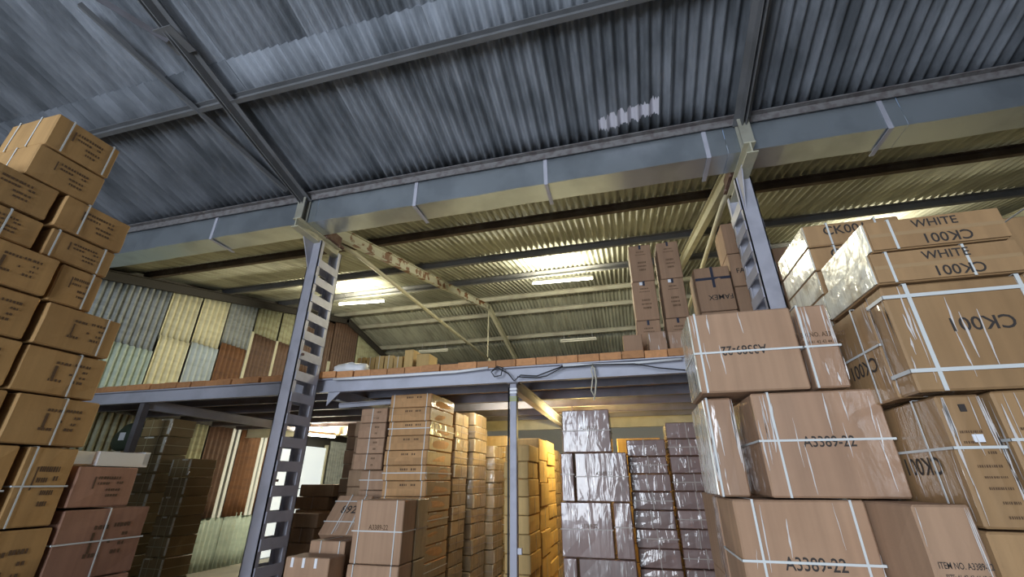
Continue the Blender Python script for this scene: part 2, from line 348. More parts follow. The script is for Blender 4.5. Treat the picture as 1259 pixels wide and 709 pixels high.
# gable end rafter on the left wall
for y0, y1 in ((3.9, RIDGE), (RIDGE, YF)):
    PR('gable_rafter', chan(0.07, 0.17, 0.012, -0.30, 1), (XL+0.02, y0, far_z(y0)), (XL+0.02, y1, far_z(y1)), 'gable_dark', ceil_f)

# ------------------------------------------------------------------ box gutter
GX0, GX1, GY0, GY1, GZ0, GZ1 = XL-0.1, XR-0.1, 3.63, 3.93, 4.455, 4.80
gut = tag(empty('box_gutter', (0, GY0, GZ0)), 'long folded galvanised box gutter hung in the roof valley', 'gutter')
joints = [-8.19, -6.3, -4.98, -3.42, -2.10, -0.58, 1.20, 2.66, 4.3, 6.0, 7.7, 9.4, GX1]
for a, b in zip(joints, joints[1:]):
    bm = bmesh.new(); t = 0.004; a2, b2 = a, b-0.004
    pr = [(0, 0), (GY1-GY0, 0), (GY1-GY0, GZ1-GZ0), (GY1-GY0-t, GZ1-GZ0), (GY1-GY0-t, t), (t, t), (t, GZ1-GZ0), (0, GZ1-GZ0)]
    nseg = 6; rings = []
    for i in range(nseg+1):
        x = a2+(b2-a2)*i/nseg; dz = random.uniform(-0.006, 0.006) if 0 < i < nseg else 0; dy = random.uniform(-0.006, 0.006) if 0 < i < nseg else 0
        rings.append([bm.verts.new((x, y+(dy if z > 0.1 else 0), z+dz)) for y, z in pr])
    for r0, r1 in zip(rings, rings[1:]):
        for k in range(len(pr)): bm.faces.new((r0[k], r1[k], r1[(k+1) % len(pr)], r0[(k+1) % len(pr)]))
    bm.faces.new(rings[0]); bm.faces.new(rings[-1][::-1]); bmesh.ops.recalc_face_normals(bm, faces=bm.faces)
    mesh_obj('gutter_segment', bm, 'galv', gut)
for x in (-4.98, -2.10, -0.58, 1.02, 2.52, 4.3, 6.0):
    bm = bmesh.new(); box(bm, x-0.02, x+0.02, -0.010, -0.004, -0.01, 0.35); box(bm, x-0.02, x+0.02, -0.010, 0.36, -0.016, -0.010)
    mesh_obj('strap_bracket', bm, 'steel', gut)

# ------------------------------------------------------------------ frames (columns, rafters)
FX = (-3.57, 1.353, 6.3)
def lattice_column(xc, label, side, top=4.36):
    c = tag(empty('lattice_column', (xc, 3.9, 0)), label, 'column')
    hw = 0.072
    # channel chords, webs turned outwards
    for y0, y1, wy0, wy1 in ((0, 0.06, 0, 0.012), (0.35, 0.41, 0.398, 0.41)):
        bm = bmesh.new()
        box(bm, -hw, hw, wy0, wy1, 0, top)
        box(bm, -hw, -hw+0.010, y0, y1, 0, top); box(bm, hw-0.010, hw, y0, y1, 0, top)
        mesh_obj('chord', bm, 'steel', c)
    bm = bmesh.new(); box(bm, -0.005, 0.005, 0.02, 0.39, -0.05, 0.05); me = bpy.data.meshes.new('batten'); bm.to_mesh(me); bm.free(); me.materials.append(M['steel'])
    z = 0.807-3*0.232
    while z < top-0.12:
        for s_ in (-1, 1): share('batten', me, c, (s_*(hw+0.005), 0, z))
        z += 0.232
    B('base_plate', -0.16, 0.16, -0.08, 0.50, 0, 0.02, 'steel_dark', c)
    # gusset under the cantilever
    bm = bmesh.new()
    v = [bm.verts.new(p) for p in [(-hw+0.02, 0, top-0.40), (-hw+0.02, 0, top), (-hw+0.02, -0.20, top), (-hw+0.03, 0, top-0.40), (-hw+0.03, 0, top), (-hw+0.03, -0.20, top)]]
    bm.faces.new((v[0], v[1], v[2])); bm.faces.new((v[3], v[5], v[4]))
    for i in range(3): bm.faces.new((v[i], v[(i+1) % 3], v[(i+1) % 3+3], v[i+3]))
    bmesh.ops.recalc_face_normals(bm, faces=bm.faces); mesh_obj('gusset', bm, 'steel', c)
    PR('cantilever', ibeam(0.10, 0.125, 0.012, top-0.03), (0, -0.40, 0), (0, 0.42, 0), 'cream', c)
    B('cap_plate', -0.085, 0.085, 0.0, 0.42, top+0.10, top+0.125, 'rust', c)
    # stub post carrying the near rafter, and the packing above the column
    bm = bmesh.new(); prism(bm, ibeam(0.10, 0.10, 0.010, -0.05), (0, -0.335, top+0.095), (0, -0.335, near_z(3.56)-0.10), (0, 1, 0)); bmesh.ops.recalc_face_normals(bm, faces=bm.faces)
    mesh_obj('stub_post', bm, 'purlin_cream', c)
    B('packing', -0.07, 0.07, 0.10, 0.36, top+0.126, top+0.24, 'rust', c)
    for i, (yy, zz) in enumerate(((0.05, 4.43), (0.30, 4.43), (0.05, 2.9), (0.05, 1.6))):
        B('bolt', side*(hw+0.012), side*(hw+0.030), yy-0.012, yy+0.012, zz-0.012, zz+0.012, 'rust', c)
    return c
lattice_column(FX[0], 'grey lattice steel column in front of the deck, rising by the stacked cartons marked 892', 1)
lattice_column(FX[1], 'grey lattice steel column rising behind the cartons marked CK001', -1)
for k, xc in enumerate(FX):
    desc = ('cream and rusty gable roof truss with slim bottom chord above the lit tube lamps', 'cream gable roof truss above the stacked FAMEX cartons', 'gable roof truss beyond the CK001 cartons')[k]
    t = tag(empty('roof_truss', (xc, 4.0, 4.6)), desc, 'roof truss')
    def P(y, z): return (0, y-4.0, z-4.6)
    sag = -0.30
    PR('rafter', ibeam(0.085, 0.17, 0.012, sag), P(3.98, far_z(3.98)), P(RIDGE, far_z(RIDGE)), 'truss' if k == 0 else 'cream', t)
    PR('rafter', ibeam(0.085, 0.17, 0.012, sag), P(RIDGE, far_z(RIDGE)), P(17.6, far_z(17.6)), 'cream', t)
    tube('bottom_chord', [P(4.30, 4.53), P(4.7, 4.60), P(RIDGE, 4.66)], 0.032, 'cream', t)
    tube('bottom_chord', [P(RIDGE, 4.66), P(17.3, 4.60), P(17.6, 4.6)], 0.032, 'cream', t)
    tube('king_rod', [P(RIDGE, 4.64), P(RIDGE, far_z(RIDGE)-0.28)], 0.018, 'cream', t)
    # near rafter: two angles back to back
    desc = ('grey double angle rafter under the near roof above the rusty truss', 'grey double angle rafter under the near roof beside the white paint smear', 'grey rafter under the near roof over the dark gutter end')[k]
    n_ = empty('near_rafter', (xc, 3.55, near_z(3.55)-0.20)); n_.parent = ceil_n; n_['label'] = desc
    def Q(y, z): return (0, y-3.55, z-(near_z(3.55)-0.20))
    for s_ in (-1, 1):
        PR('angle', [(x*s_+0.012*s_, y) for x, y in ang(0.06, 0.10, 0.009, 0)], Q(3.57, near_z(3.57)-0.20), Q(-3.0, near_z(-3.0)-0.20), 'purlin_grey', n_)
    B('splice_plate', -0.10, 0.10, -1.95, -1.70, 0.62-0.1+0.0, 0.63-0.1, 'purlin_grey', n_)
# wind bracing angles under the near roof, between the frames
def near_pt(px, py, drop):
    d = pix(px, py); t = (NZ+NS*NY-drop-H)/(d.z+NS*d.y); return Vector((d.x*t, d.y*t, d.z*t+H))
for (a, b, prof, drop, mm, lab) in (((352, 236), (95, 5), ang(0.075, 0.05, 0.007), 0.135, 'purlin_grey', 'thin diagonal steel wind brace under the near roof beside the rafter'),
                              ((205, 52), (118, 0), ang(0.06, 0.06, 0.007), 0.225, 'steel_dark', 'short dark diagonal brace bolted to the near rafter splice')):
    p, q = near_pt(*a, drop), near_pt(*b, drop)
    br = empty('wind_brace', p); br.parent = ceil_n; br['label'] = lab
    PR('angle', prof, (0, 0, 0), q-p, mm, br)

# ------------------------------------------------------------------ mezzanine
mez = tag(empty('mezzanine_deck', (0, 4.4, 0)), kind='structure')
tag(mez, 'timber plank mezzanine deck on grey steel beams', None)
x = XL+0.03; plank_mesh = []
for v in range(6):
    bm = bmesh.new(); box(bm, -0.108, 0.108, 0, 3.85, 0, 0.078, 0.004); me = bpy.data.meshes.new('plank'); bm.to_mesh(me); bm.free(); me.materials.append(M['wood']); plank_mesh.append(me)
for i in range(66):
    share('plank', plank_mesh[i % 6], mez, (x+0.11+i*0.222, random.uniform(-0.03, 0.012), 2.72+random.uniform(-0.003, 0.003)))
for i in range(6):
    for j in range(2): B('bounce_sheet', XL+0.05+2.42*i, XL+0.05+2.42*i+2.415, 0.08+1.86*j, 0.08+1.86*j+1.855, 2.8015, 2.8095, 'bounce_ply', mez)  # unseen pale sheets, added to bounce light up under the gutter
PR('edge_beam', chan(0.07, 0.165, 0.012, 2.553, 1), (XL, 0.06, 0), (6.4, 0.06, 0), 'beam', mez)
for y in (0.75, 1.45, 2.15, 2.85, 3.45):
    PR('joist', chan(0.05, 0.12, 0.008, 2.598, 1), (XL, y, 0), (6.4, y, 0), 'joist', mez)
PR('end_beam', chan(0.07, 0.26, 0.012, 2.458, 1), (XL, 3.78, 0), (6.4, 3.78, 0), 'cream', mez)
for xg in (-6.3, -3.35, -1.149, 1.25, 3.6):
    PR('girder', ibeam(0.085, 0.125, 0.010, 2.472), (xg, 0.10, 0), (xg, 3.78, 0), 'beam', mez)
for xg in (-6.3, 3.6): B('post', xg-0.04, xg+0.04, 0.02, 0.10, 0, 2.55, 'steel_dark', mez)
for xg in (-3.35, -1.149, 1.25): B('post', xg-0.04, xg+0.04, 3.66, 3.74, 0, 2.47, 'steel_dark', mez)
# knee brace and bracket beside the left column
PR('knee_brace', ang(0.05, 0.05, 0.006), (-3.30, 0.10, 2.38), (-2.45, 0.9, 2.56), 'beam', mez)
bm = bmesh.new(); v = [bm.verts.new(p) for p in [(-3.42, 0.02, 2.56), (-3.25, 0.02, 2.56), (-3.42, 0.02, 2.40), (-3.42, 0.03, 2.56), (-3.25, 0.03, 2.56), (-3.42, 0.03, 2.40)]]
bm.faces.new((v[0], v[1], v[2])); bm.faces.new((v[5], v[4], v[3]))
for i in range(3): bm.faces.new((v[i], v[(i+1) % 3], v[(i+1) % 3+3], v[i+3]))
bmesh.ops.recalc_face_normals(bm, faces=bm.faces); mesh_obj('bracket', bm, 'beam', mez)
post = tag(empty('mezzanine_post', (-1.149, 4.46, 0)), 'slim square grey post under the deck with green twine at its top', 'post')
B('shaft', -0.036, 0.036, -0.036, 0.036, 0, 2.55, 'post_grey', post, 0.005)
B('foot_plate', -0.09, 0.09, -0.09, 0.09, 0, 0.012, 'steel_dark', post)
B('head_plate', -0.06, 0.06, -0.06, 0.06, 2.54, 2.553, 'steel_dark', post)
bm = bmesh.new()
for z in (2.36, 2.372, 2.385, 2.40): box(bm, -0.042, 0.042, -0.042, 0.042, z, z+0.007)
mesh_obj('twine_wrap', bm, 'twine', post)
bm = bmesh.new()
for z in (2.44, 2.475): box(bm, -0.041, 0.041, -0.041, 0.041, z, z+0.02)
mesh_obj('white_band', bm, 'white', post)
tube('conduit', [(-0.045, -0.045, 0.3), (-0.045, -0.045, 1.0), (-0.047, -0.047, 1.8), (-0.044, -0.045, 2.5)], 0.009, 'black', post)
bm = bmesh.new(); box(bm, 0.036, 0.075, -0.02, 0.02, 0.98, 1.03); mesh_obj('clip', bm, 'steel', post)

# cables, conduits and rope on the deck edge
def by(px, py, Y): d = pix(px, py); t = Y/d.y; return (d.x*t, Y, d.z*t+H)
def px_tube(name, pts, Y, r, m, label, cat):
    o = tube(name, [by(a, b, Y) for a, b in pts], r, m); tag(o, label, cat); return o
px_tube('conduit', [(410, 466), (450, 464), (500, 461), (560, 457), (600, 452)], 4.375, 0.016, 'white', 'white plastic conduit along the deck beam by the lattice column', 'conduit')
px_tube('conduit', [(692, 449), (730, 448), (780, 446), (838, 441)], 4.375, 0.014, 'white', 'white plastic conduit along the deck beam above the film wrapped cartons', 'conduit')
px_tube('cable', [(605, 456), (611, 450), (618, 452), (616, 461), (608, 463), (604, 457), (612, 452), (625, 459), (632, 468), (640, 461), (660, 462), (676, 456), (692, 450)], 4.36, 0.007, 'black', 'looped black cable hanging at the head of the slim post', 'cable')
px_tube('cable', [(636, 463), (660, 464), (672, 462), (690, 452), (730, 448), (780, 447), (810, 452), (845, 455)], 4.345, 0.006, 'black', 'thin black cable running along the deck beam past the hanging rope', 'cable')
px_tube('rope', [(727, 448), (731, 453), (733, 468), (732, 482), (730, 492)], 4.36, 0.008, 'rope', 'pale rope strand with a knot hanging from the deck beam', 'rope')
px_tube('rope', [(729, 447), (727, 456), (729, 462), (727, 480), (731, 487)], 4.35, 0.007, 'rope', 'bent pale rope loop hanging from the deck beam', 'rope')

# ------------------------------------------------------------------ lamps
LW = (1.0, 0.93, 0.68)
def tube_lamp(p0, p1, lit, label, power=0, hang=None, col=LW):
    p0, p1 = Vector(p0), Vector(p1); c = (p0+p1)/2; L2 = (p1-p0).length/2
    rz = math.atan2(p1.y-p0.y, p1.x-p0.x)
    r = tag(empty('tube_lamp', c, rz), label, 'lamp')
    B('housing', -L2, L2, -0.03, 0.03, 0.03, 0.075, 'fixture', r, 0.006)
    for s_ in (-1, 1): B('end_cap', s_*L2-0.012, s_*L2+0.012, -0.025, 0.025, -0.02, 0.05, 'fixture', r, 0.004)
    tube('tube', [(-L2+0.01, 0, 0), (0, 0, 0), (L2-0.01, 0, 0)], 0.019, 'tube_on' if lit else 'tube_off', r, 12)
    if hang:
        for s_ in (-0.8, 0.8): tube('hanger', [(s_*L2, 0, 0.07), (s_*L2, 0, hang)], 0.006, 'steel', r, 6)
    if lit:
        a = area('tube_glow', (0, 0, -0.035), (0, 0, -1), 2*L2, 0.06, power*0.55, col, r)
        # the bare tube also shines sideways and upwards past its slim housing
        for s_ in (-1, 1):
            area('tube_glow', (0, s_*0.05, 0.02), (0, s_*1.0, 0.32), 2*L2, 0.05, power*0.42, col, r)
    return r
tube_lamp((-6.26, 7.92, 5.34), (-5.12, 8.02, 5.36), True, 'lit tube lamp under the roof left of the rusty truss', 190, 0.25)
tube_lamp((-1.66, 8.02, 5.37), (-0.40, 8.08, 5.40), True, 'lit tube lamp under the roof right of the rusty truss', 200, 0.25)
tube_lamp((-6.66, 12.9, 5.57), (-5.62, 12.92, 5.57), False, 'unlit tube lamp under the far roof slope above the yellow cartons', 0, 0.30)
tube_lamp((-1.80, 12.9, 5.58), (-0.70, 12.92, 5.57), False, 'unlit tube lamp under the far roof slope right of the truss', 0, 0.30)
tube_lamp((-6.08, 7.45, 2.41), (-5.88, 8.05, 2.42), True, 'lit tube lamp under the deck behind the lattice column', 80, 0.18)
tube_lamp((-0.75, 6.1, 2.34), (-0.75, 7.2, 2.34), True, 'warm lit tube lamp under the deck over the aisle', 60, 0.22, (1.0, 0.74, 0.24))
tube_lamp((3.6, 8.0, 5.36), (4.8, 8.0, 5.36), True, 'lit tube lamp under the roof beyond the CK001 cartons', 90, 0.25)

tube_lamp((-2.1, 5.985, 2.645), (-1.2, 5.985, 2.645), True, 'lit tube lamp tucked between deck joists above the tall stacks', 24, None, (1.0, 0.92, 0.66))

# ------------------------------------------------------------------ cartons
FACE = {'F': (Vector((1, 0, 0)), Vector((0, 0, 1)), Vector((0, -1, 0))), 'L': (Vector((0, -1, 0)), Vector((0, 0, 1)), Vector((-1, 0, 0))),
        'R': (Vector((0, 1, 0)), Vector((0, 0, 1)), Vector((1, 0, 0)))}
def carton_mesh(w_, d_, h_, jit=0.004):
    bm = bmesh.new(); N = 3; vd = {}
    def vert(i, j, k):
        if (i, j, k) not in vd:
            x, y, z = (i/N-0.5)*w_, (j/N-0.5)*d_, k/N*h_
            nb = sum(1 for t in (i, j, k) if t in (0, N))
            if nb == 1:
                b_ = jit*0.9
                if i in (0, N): x += b_*(-1 if i == 0 else 1)
                if j in (0, N): y += b_*(-1 if j == 0 else 1)
            x += random.uniform(-jit, jit)*0.5; y += random.uniform(-jit, jit)*0.5
            if k > 0: z += random.uniform(-jit, 0)*0.6
            vd[(i, j, k)] = bm.verts.new((x, y, z))
        return vd[(i, j, k)]
    for a in range(N):
        for b in range(N):
            for s_ in (0, N):
                q = [vert(s_, a, b), vert(s_, a+1, b), vert(s_, a+1, b+1), vert(s_, a, b+1)]; bm.faces.new(q if s_ else q[::-1])
                q = [vert(a, s_, b), vert(a+1, s_, b), vert(a+1, s_, b+1), vert(a, s_, b+1)]; bm.faces.new(q[::-1] if s_ else q)
                q = [vert(a, b, s_), vert(a+1, b, s_), vert(a+1, b+1, s_), vert(a, b+1, s_)]; bm.faces.new(q if s_ else q[::-1])
    bmesh.ops.recalc_face_normals(bm, faces=bm.faces)
    es = [e for e in bm.edges if len(e.link_faces) == 2 and e.calc_face_angle(0) > 0.9]
    bmesh.ops.bevel(bm, geom=es, offset=min(0.007, h_*0.06), segments=1, affect='EDGES')
    return bm
_fc = {}
def text_mesh(s):
    if s in _fc: return _fc[s]
    c = bpy.data.curves.new('print', 'FONT'); c.body = s; c.size = 1.0; c.align_x = 'CENTER'; c.align_y = 'CENTER'; c.resolution_u = 3; c.offset = 0.012
    o = bpy.data.objects.new('print', c); COL.objects.link(o)
    dg = bpy.context.evaluated_depsgraph_get(); me = bpy.data.meshes.new_from_object(o.evaluated_get(dg))
    vs = [v.co.copy() for v in me.vertices]; fs = [list(p.vertices) for p in me.polygons]
    bpy.data.objects.remove(o); bpy.data.meshes.remove(me)
    _fc[s] = (vs, fs); return _fc[s]
def face_pt(dims, f, u, v, off):
    w_, d_, h_ = dims; ex, ez, n = FACE[f]
    half = w_/2 if f == 'F' else d_/2; out = d_/2 if f == 'F' else w_/2
    return n*(out+off) + ex*(u*half) + Vector((0, 0, v*h_))
_lt = {}
def letters(s):
    """faces of a text grouped letter by letter"""
    if s in _lt: return _lt[s]
    vs, fs = text_mesh(s); par = list(range(len(vs)))
    def fd(i):
        while par[i] != i: par[i] = par[par[i]]; i = par[i]
        return i
    for q in fs:
        for i in q[1:]: par[fd(i)] = fd(q[0])
    comp = {}
    for q in fs: comp.setdefault(fd(q[0]), []).append(q)
    its = []
    for qs in comp.values():
        xs = [vs[i].x for q in qs for i in q]; its.append([min(xs), max(xs), qs])
    its.sort(key=lambda t: t[0]); out = []
    for a, b, qs in its:
        if out and a < out[-1][1]-0.02: out[-1][1] = max(out[-1][1], b); out[-1][2] += qs
        else: out.append([a, b, qs])
    _lt[s] = [t[2] for t in out]; return _lt[s]
def add_print(root, dims, f, items, m='ink', off=0.0055):
    """items: (text, u(-1..1), v(0..1), size, turned, squeeze)"""
    ex, ez, n = FACE[f]
    for it in items:
        s, u, v, sz, rot = it[:5]; sq = it[5] if len(it) > 5 else 1.0
        c = face_pt(dims, f, u, v, off); a = ex*(sz*sq); b = ez*sz
        if rot: a, b = -a, -b
        vs, fs = text_mesh(s)
        groups = letters(s) if sz > 0.045 else [fs]
        for gfs in groups:
            ids = sorted({i for q in gfs for i in q}); mp = {i: k for k, i in enumerate(ids)}
            me = bpy.data.meshes.new('printed_letter'); me.from_pydata([c+a*vs[i].x+b*vs[i].y for i in ids], [], [[mp[i] for i in q] for q in gfs]); me.materials.append(M[m])
            o = share('printed_letter' if sz > 0.045 else 'print', me, root)
            if sz <= 0.045: o['kind'] = 'stuff'
def add_marks(root, dims, f, rows, m='ink_soft'):
    """illegible stamped rows: (u0,u1,v,height) broken into letter-sized dashes"""
    ex, ez, n = FACE[f]; V = []; Fc = []
    for u0, u1, v, hh in rows:
        u = u0
        while u < u1:
            du = random.uniform(0.035, 0.075)
            p = [face_pt(dims, f, u, v-hh/2, 0.0055), face_pt(dims, f, u+du, v-hh/2, 0.0055), face_pt(dims, f, u+du, v+hh/2, 0.0055), face_pt(dims, f, u, v+hh/2, 0.0055)]
            o0 = len(V); V += p; Fc.append([o0, o0+1, o0+2, o0+3]); u += du+random.uniform(0.015, 0.05)
    me = bpy.data.meshes.new('print'); me.from_pydata(V, [], Fc); me.materials.append(M[m]); share('print', me, root)['kind'] = 'stuff'
def add_strap(root, dims, axis, t, wd=0.010, m='strap'):
    w_, d_, h_ = dims; e = 0.0085 if axis == 'z' else 0.0072; th = 0.0015; bm = bmesh.new(); X, Y = w_/2+e, d_/2+e
    if axis == 'x':
        x = t*w_/2; a, b = x-wd/2, x+wd/2
        box(bm, a, b, -Y, -Y+th, 0, h_+0.0026); box(bm, a, b, Y-th, Y, 0, h_+0.0026); box(bm, a, b, -Y, Y, h_+0.0012, h_+0.0026)
    elif axis == 'y':
        y = t*d_/2; a, b = y-wd/2, y+wd/2
        box(bm, -X, -X+th, a, b, 0, h_+0.0026); box(bm, X-th, X, a, b, 0, h_+0.0026); box(bm, -X, X, a, b, h_+0.0012, h_+0.0026)
    else:
        z = t*h_; a, b = z-wd/2, z+wd/2
        box(bm, -X, X, -Y, -Y+th, a, b); box(bm, -X, X, Y-th, Y, a, b); box(bm, -X, -X+th, -Y, Y, a, b); box(bm, X-th, X, -Y, Y, a, b)
    mesh_obj('strap', bm, m, root)
def add_panel(root, dims, f, u0, u1, v0, v1, name, m, off=0.003, th=0.003):
    ex, ez, n = FACE[f]; bm = bmesh.new(); c = []
    for o_ in (off-0.004, off+th):
        for u, v in ((u0, v0), (u1, v0), (u1, v1), (u0, v1)): c.append(bm.verts.new(face_pt(dims, f, u, v, o_)))
    bm.faces.new((c[4], c[5], c[6], c[7]))
    for i in range(4): bm.faces.new((c[i], c[(i+1) % 4], c[(i+1) % 4+4], c[i+4]))
    bmesh.ops.recalc_face_normals(bm, faces=bm.faces); return mesh_obj(name, bm, m, root)
def add_glints(root, dims, f, n, edge=True):
    """pale strips painting highlights on the folds of the film, mostly upright and bunched near the edges"""
    w_, d_, h_ = dims; V = []; Fc = []; half = w_/2 if f == 'F' else d_/2
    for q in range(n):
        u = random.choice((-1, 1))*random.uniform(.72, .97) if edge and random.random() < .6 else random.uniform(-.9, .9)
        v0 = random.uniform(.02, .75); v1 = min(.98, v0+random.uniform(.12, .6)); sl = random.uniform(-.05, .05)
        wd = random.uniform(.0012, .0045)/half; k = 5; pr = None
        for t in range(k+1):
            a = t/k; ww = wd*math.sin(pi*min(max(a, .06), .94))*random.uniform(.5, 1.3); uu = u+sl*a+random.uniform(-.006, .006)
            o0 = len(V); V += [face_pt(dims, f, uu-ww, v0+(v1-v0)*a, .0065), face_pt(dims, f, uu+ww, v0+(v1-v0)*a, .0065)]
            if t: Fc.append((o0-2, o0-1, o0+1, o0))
    me = bpy.data.meshes.new('film_glints'); me.from_pydata(V, [], Fc); me.materials.append(M['glint']); share('film_glints', me, root)['kind'] = 'stuff'
STOCK = []
def unseen(x0, x1, y0, y1, z0, z1):
    """wholly outside the photograph's frame"""
    ps = []
    for x in (x0, x1):
        for y in (y0, y1):
            for z in (z0, z1):
                v = Vector((x, y, z-H)); d = v.dot(fw)
                if d < 0.05: return False
                ps.append((629.5+FPX*v.dot(rt)/d, 354.5-FPX*v.dot(up)/d))
    return min(p[1] for p in ps) > 712 or max(p[0] for p in ps) < -3 or min(p[0] for p in ps) > 1262
def carton(x0, x1, y0, y1, z0, z1, m, label, group=None, straps=(), prints=(), marks=(), panels=(), rz=0.0, pm='ink', jit=0.004, wd=0.009, hidden=False):
    g = 0.0045
    dims = (x1-x0-2*g, y1-y0-2*g, z1-z0-0.005)
    if hidden or unseen(x0, x1, y0, y1, z0, z1):
        STOCK.append((x0+g, x1-g, y0+g, y1-g, z0, z1-0.002)); return None
    o = mesh_obj('carton', carton_mesh(*dims, jit), m)
    o.location = ((x0+x1)/2, (y0+y1)/2, z0); o.rotation_euler = (0, 0, rz)
    tag(o, label, 'carton', group)
    for p in panels: add_panel(o, dims, *p)
    sm = 'strap_olive' if m == 'dark_film' else 'strap_dull' if m in ('brown_film', 'dark_film', 'kraft_dark', 'olive_film') else 'strap'
    for a, t in straps: add_strap(o, dims, a, t, wd, sm)
    for f, items in prints: add_print(o, dims, f, items, pm)
    for f, rows in marks: add_marks(o, dims, f, rows)
    big = dims[2] > 0.3
    if m in ('kraft_film', 'ck_film'): add_glints(o, dims, 'F', 16 if big else 6); add_glints(o, dims, 'L', 10)
    elif m == 'brown_film': add_glints(o, dims, 'F', 9 if big else 4, False)
    elif m == 'olive_film': add_glints(o, dims, 'R', 4)
    elif m == 'kraft' and big and y0 < 3: add_glints(o, dims, 'F', 5)
    return o
ORD = ['topmost', 'second from the top', 'third from the top', 'fourth from the top', 'fifth from the top', 'sixth from the top', 'seventh from the top', 'eighth from the top', 'ninth from the top',
       'tenth from the top', 'eleventh from the top', 'twelfth from the top', 'thirteenth from the top', 'fourteenth from the top', 'fifteenth from the top', 'sixteenth from the top', 'seventeenth from the top']
def stack(x0, x1, y0, y1, top, n, m, desc, group, opts=None, dx=0.012, dy=0.01, rz=0.012, base=0.0, jit=0.004, hid=0):
    hh = (top-base)/n
    for i in range(n):
        sx, sy = random.uniform(-dx, dx), random.uniform(-dy, dy)
        kw = opts(i) if opts else {}
        mm = kw.pop('m', m); kw['hidden'] = i >= hid > 0 or hid < 0
        carton(x0+sx, x1+sx, y0+sy, y1+sy, top-hh*(i+1), top-hh*i, mm, desc+', '+ORD[i], group, rz=random.uniform(-rz, rz), jit=jit, **kw)

# --- left pile (cartons stamped with rows of print), face at X = -KL
KL = 3.4
g = 'stamped cartons piled on the left'
def left(y0, y1, z1, z0, label, m='kraft_warm', depth=0.46, straps=(), kind=0, off=0.0):
    if kind == 0:   # print along the upper left, block lower right
        rows = [(-0.30, 0.45, 0.72, 0.07), (-0.28, 0.1, 0.58, 0.06), (0.05, 0.5, 0.42, 0.06), (0.1, 0.45, 0.28, 0.06), (0.35, 0.5, 0.6, 0.06), (-0.42, -0.38, 0.6, 0.3)]
    else:
        rows = [(-0.25, 0.10, 0.72, 0.06), (-0.25, -0.2, 0.5, 0.3), (-0.3, 0.0, 0.32, 0.06), (0.2, 0.6, 0.74, 0.06), (0.45, 0.6, 0.60, 0.05), (0.42, 0.55, 0.46, 0.05), (0.3, 0.5, 0.34, 0.06), (0.15, 0.2, 0.5, 0.05)]
    carton(-KL-depth+off, -KL+off, y0*KL, y1*KL, H+z0*KL, H+z1*KL, m, label, g, straps=straps, marks=[('R', rows)])
pl = 'warm brown stamped carton in the tall pile by the corrugated wall, '
left(.372, .483, .650, .575, pl+'topmost with two straps', straps=(('y', -.55), ('y', .78), ('x', .3), ('x', -.6)), off=0.0)
left(.369, .482, .573, .505, pl+'second layer, overhanging', straps=(('x', .1),), off=0.0)
left(.305, .427, .503, .437, pl+'third layer, near side')
left(.435, .554, .503, .435, pl+'third layer, deck side', straps=(('y', -.35),), off=0.015)
left(.31, .429, .433, .378, pl+'fourth layer, near side', straps=(('y', .2),))
left(.44, .551, .433, .377, pl+'fourth layer, deck side', straps=(('y', -.8), ('y', .65)))
left(.35, .472, .376, .303, pl+'fifth layer, near side', kind=1, off=0.02)
left(.477, .549, .375, .301, pl+'fifth layer, short one', straps=(('y', .5),))
left(.35, .473, .301, .223, pl+'sixth layer, near side', kind=1)
left(.482, .607, .299, .222, pl+'sixth layer, deck side', kind=1, straps=(('y', .62),), off=0.015)
left(.35, .477, .221, .143, pl+'seventh layer, near side', kind=1)
left(.483, .612, .220, .141, pl+'seventh layer, deck side', kind=1, straps=(('y', .28),))
left(.36, .488, .139, .057, pl+'eighth layer, near side', kind=1)
left(.498, .626, .139, .057, pl+'eighth layer, deck side', kind=1, straps=(('y', .12),), off=0.01)
left(.41, .535, .055, -.072, pl+'ninth layer, near side', kind=1, straps=(('z', .45),))
left(.545, .622, .055, -.072, pl+'ninth layer, deck side', kind=0, straps=(('z', .50), ('y', -.7)))
left(.50, .629, -.074, -.20, pl+'tenth layer', kind=1, straps=(('y', -.2),))
left(.37, .495, -.074, -.20, pl+'tenth layer, near side', kind=1)
for j, (a, b) in enumerate(((-.20, -.335), (-.335, -.4705))):
    for i, (p, q) in enumerate(((.37, .495), (.50, .629))):
        left(p, q, a, b+0.0001, pl+('eleventh' if j == 0 else 'lowest')+' layer, '+('near side' if i == 0 else 'deck side'), kind=1)
# unseen deeper rows, added behind the stamped faces to shade the left wall stacks
for i in range(5):
    for j in range(2):
        for k in range(5): carton(-4.42-.5*i, -3.93-.5*i, 1.24+.45*j, 1.68+.45*j, .45*k, .45*(k+1), 'kraft_warm', 'x', g, hidden=True)
# red-brown cartons beside the pile
g = 'red brown cartons beside the tall pile'
left(.631, .742, .026, -.046, 'red brown carton lying under the white board', 'kraft_red', kind=0, depth=0.40)
left(.634, .79, -.048, -.165, 'red brown carton with crossed white straps, below the one under the white board', 'kraft_red', kind=1, depth=0.5, straps=(('z', .52), ('y', .0)))
left(.636, .79, -.166, -.32, 'red brown carton, second below the one under the white board', 'kraft_red', kind=1, depth=0.5)
left(.636, .79, -.32, -.4705, 'red brown carton on the floor beside the tall pile', 'kraft_red', kind=1, depth=0.5)
bm = bmesh.new(); box(bm, -0.16, 0.16, -0.19, 0.17, 0, 0.012); box(bm, -0.16, 0.16, 0.13, 0.17, 0.012, 0.10); box(bm, -0.16, -0.12, -0.19, 0.17, 0.012, 0.10); box(bm, 0.12, 0.16, -0.19, 0.17, 0.012, 0.09)
o = mesh_obj('foam_tray', bm, 'white'); o.location = (-3.60, 2.42, H+.026*KL); o.rotation_euler = (0, 0, 0.1); tag(o, 'white foam tray resting on the red brown carton', 'tray')

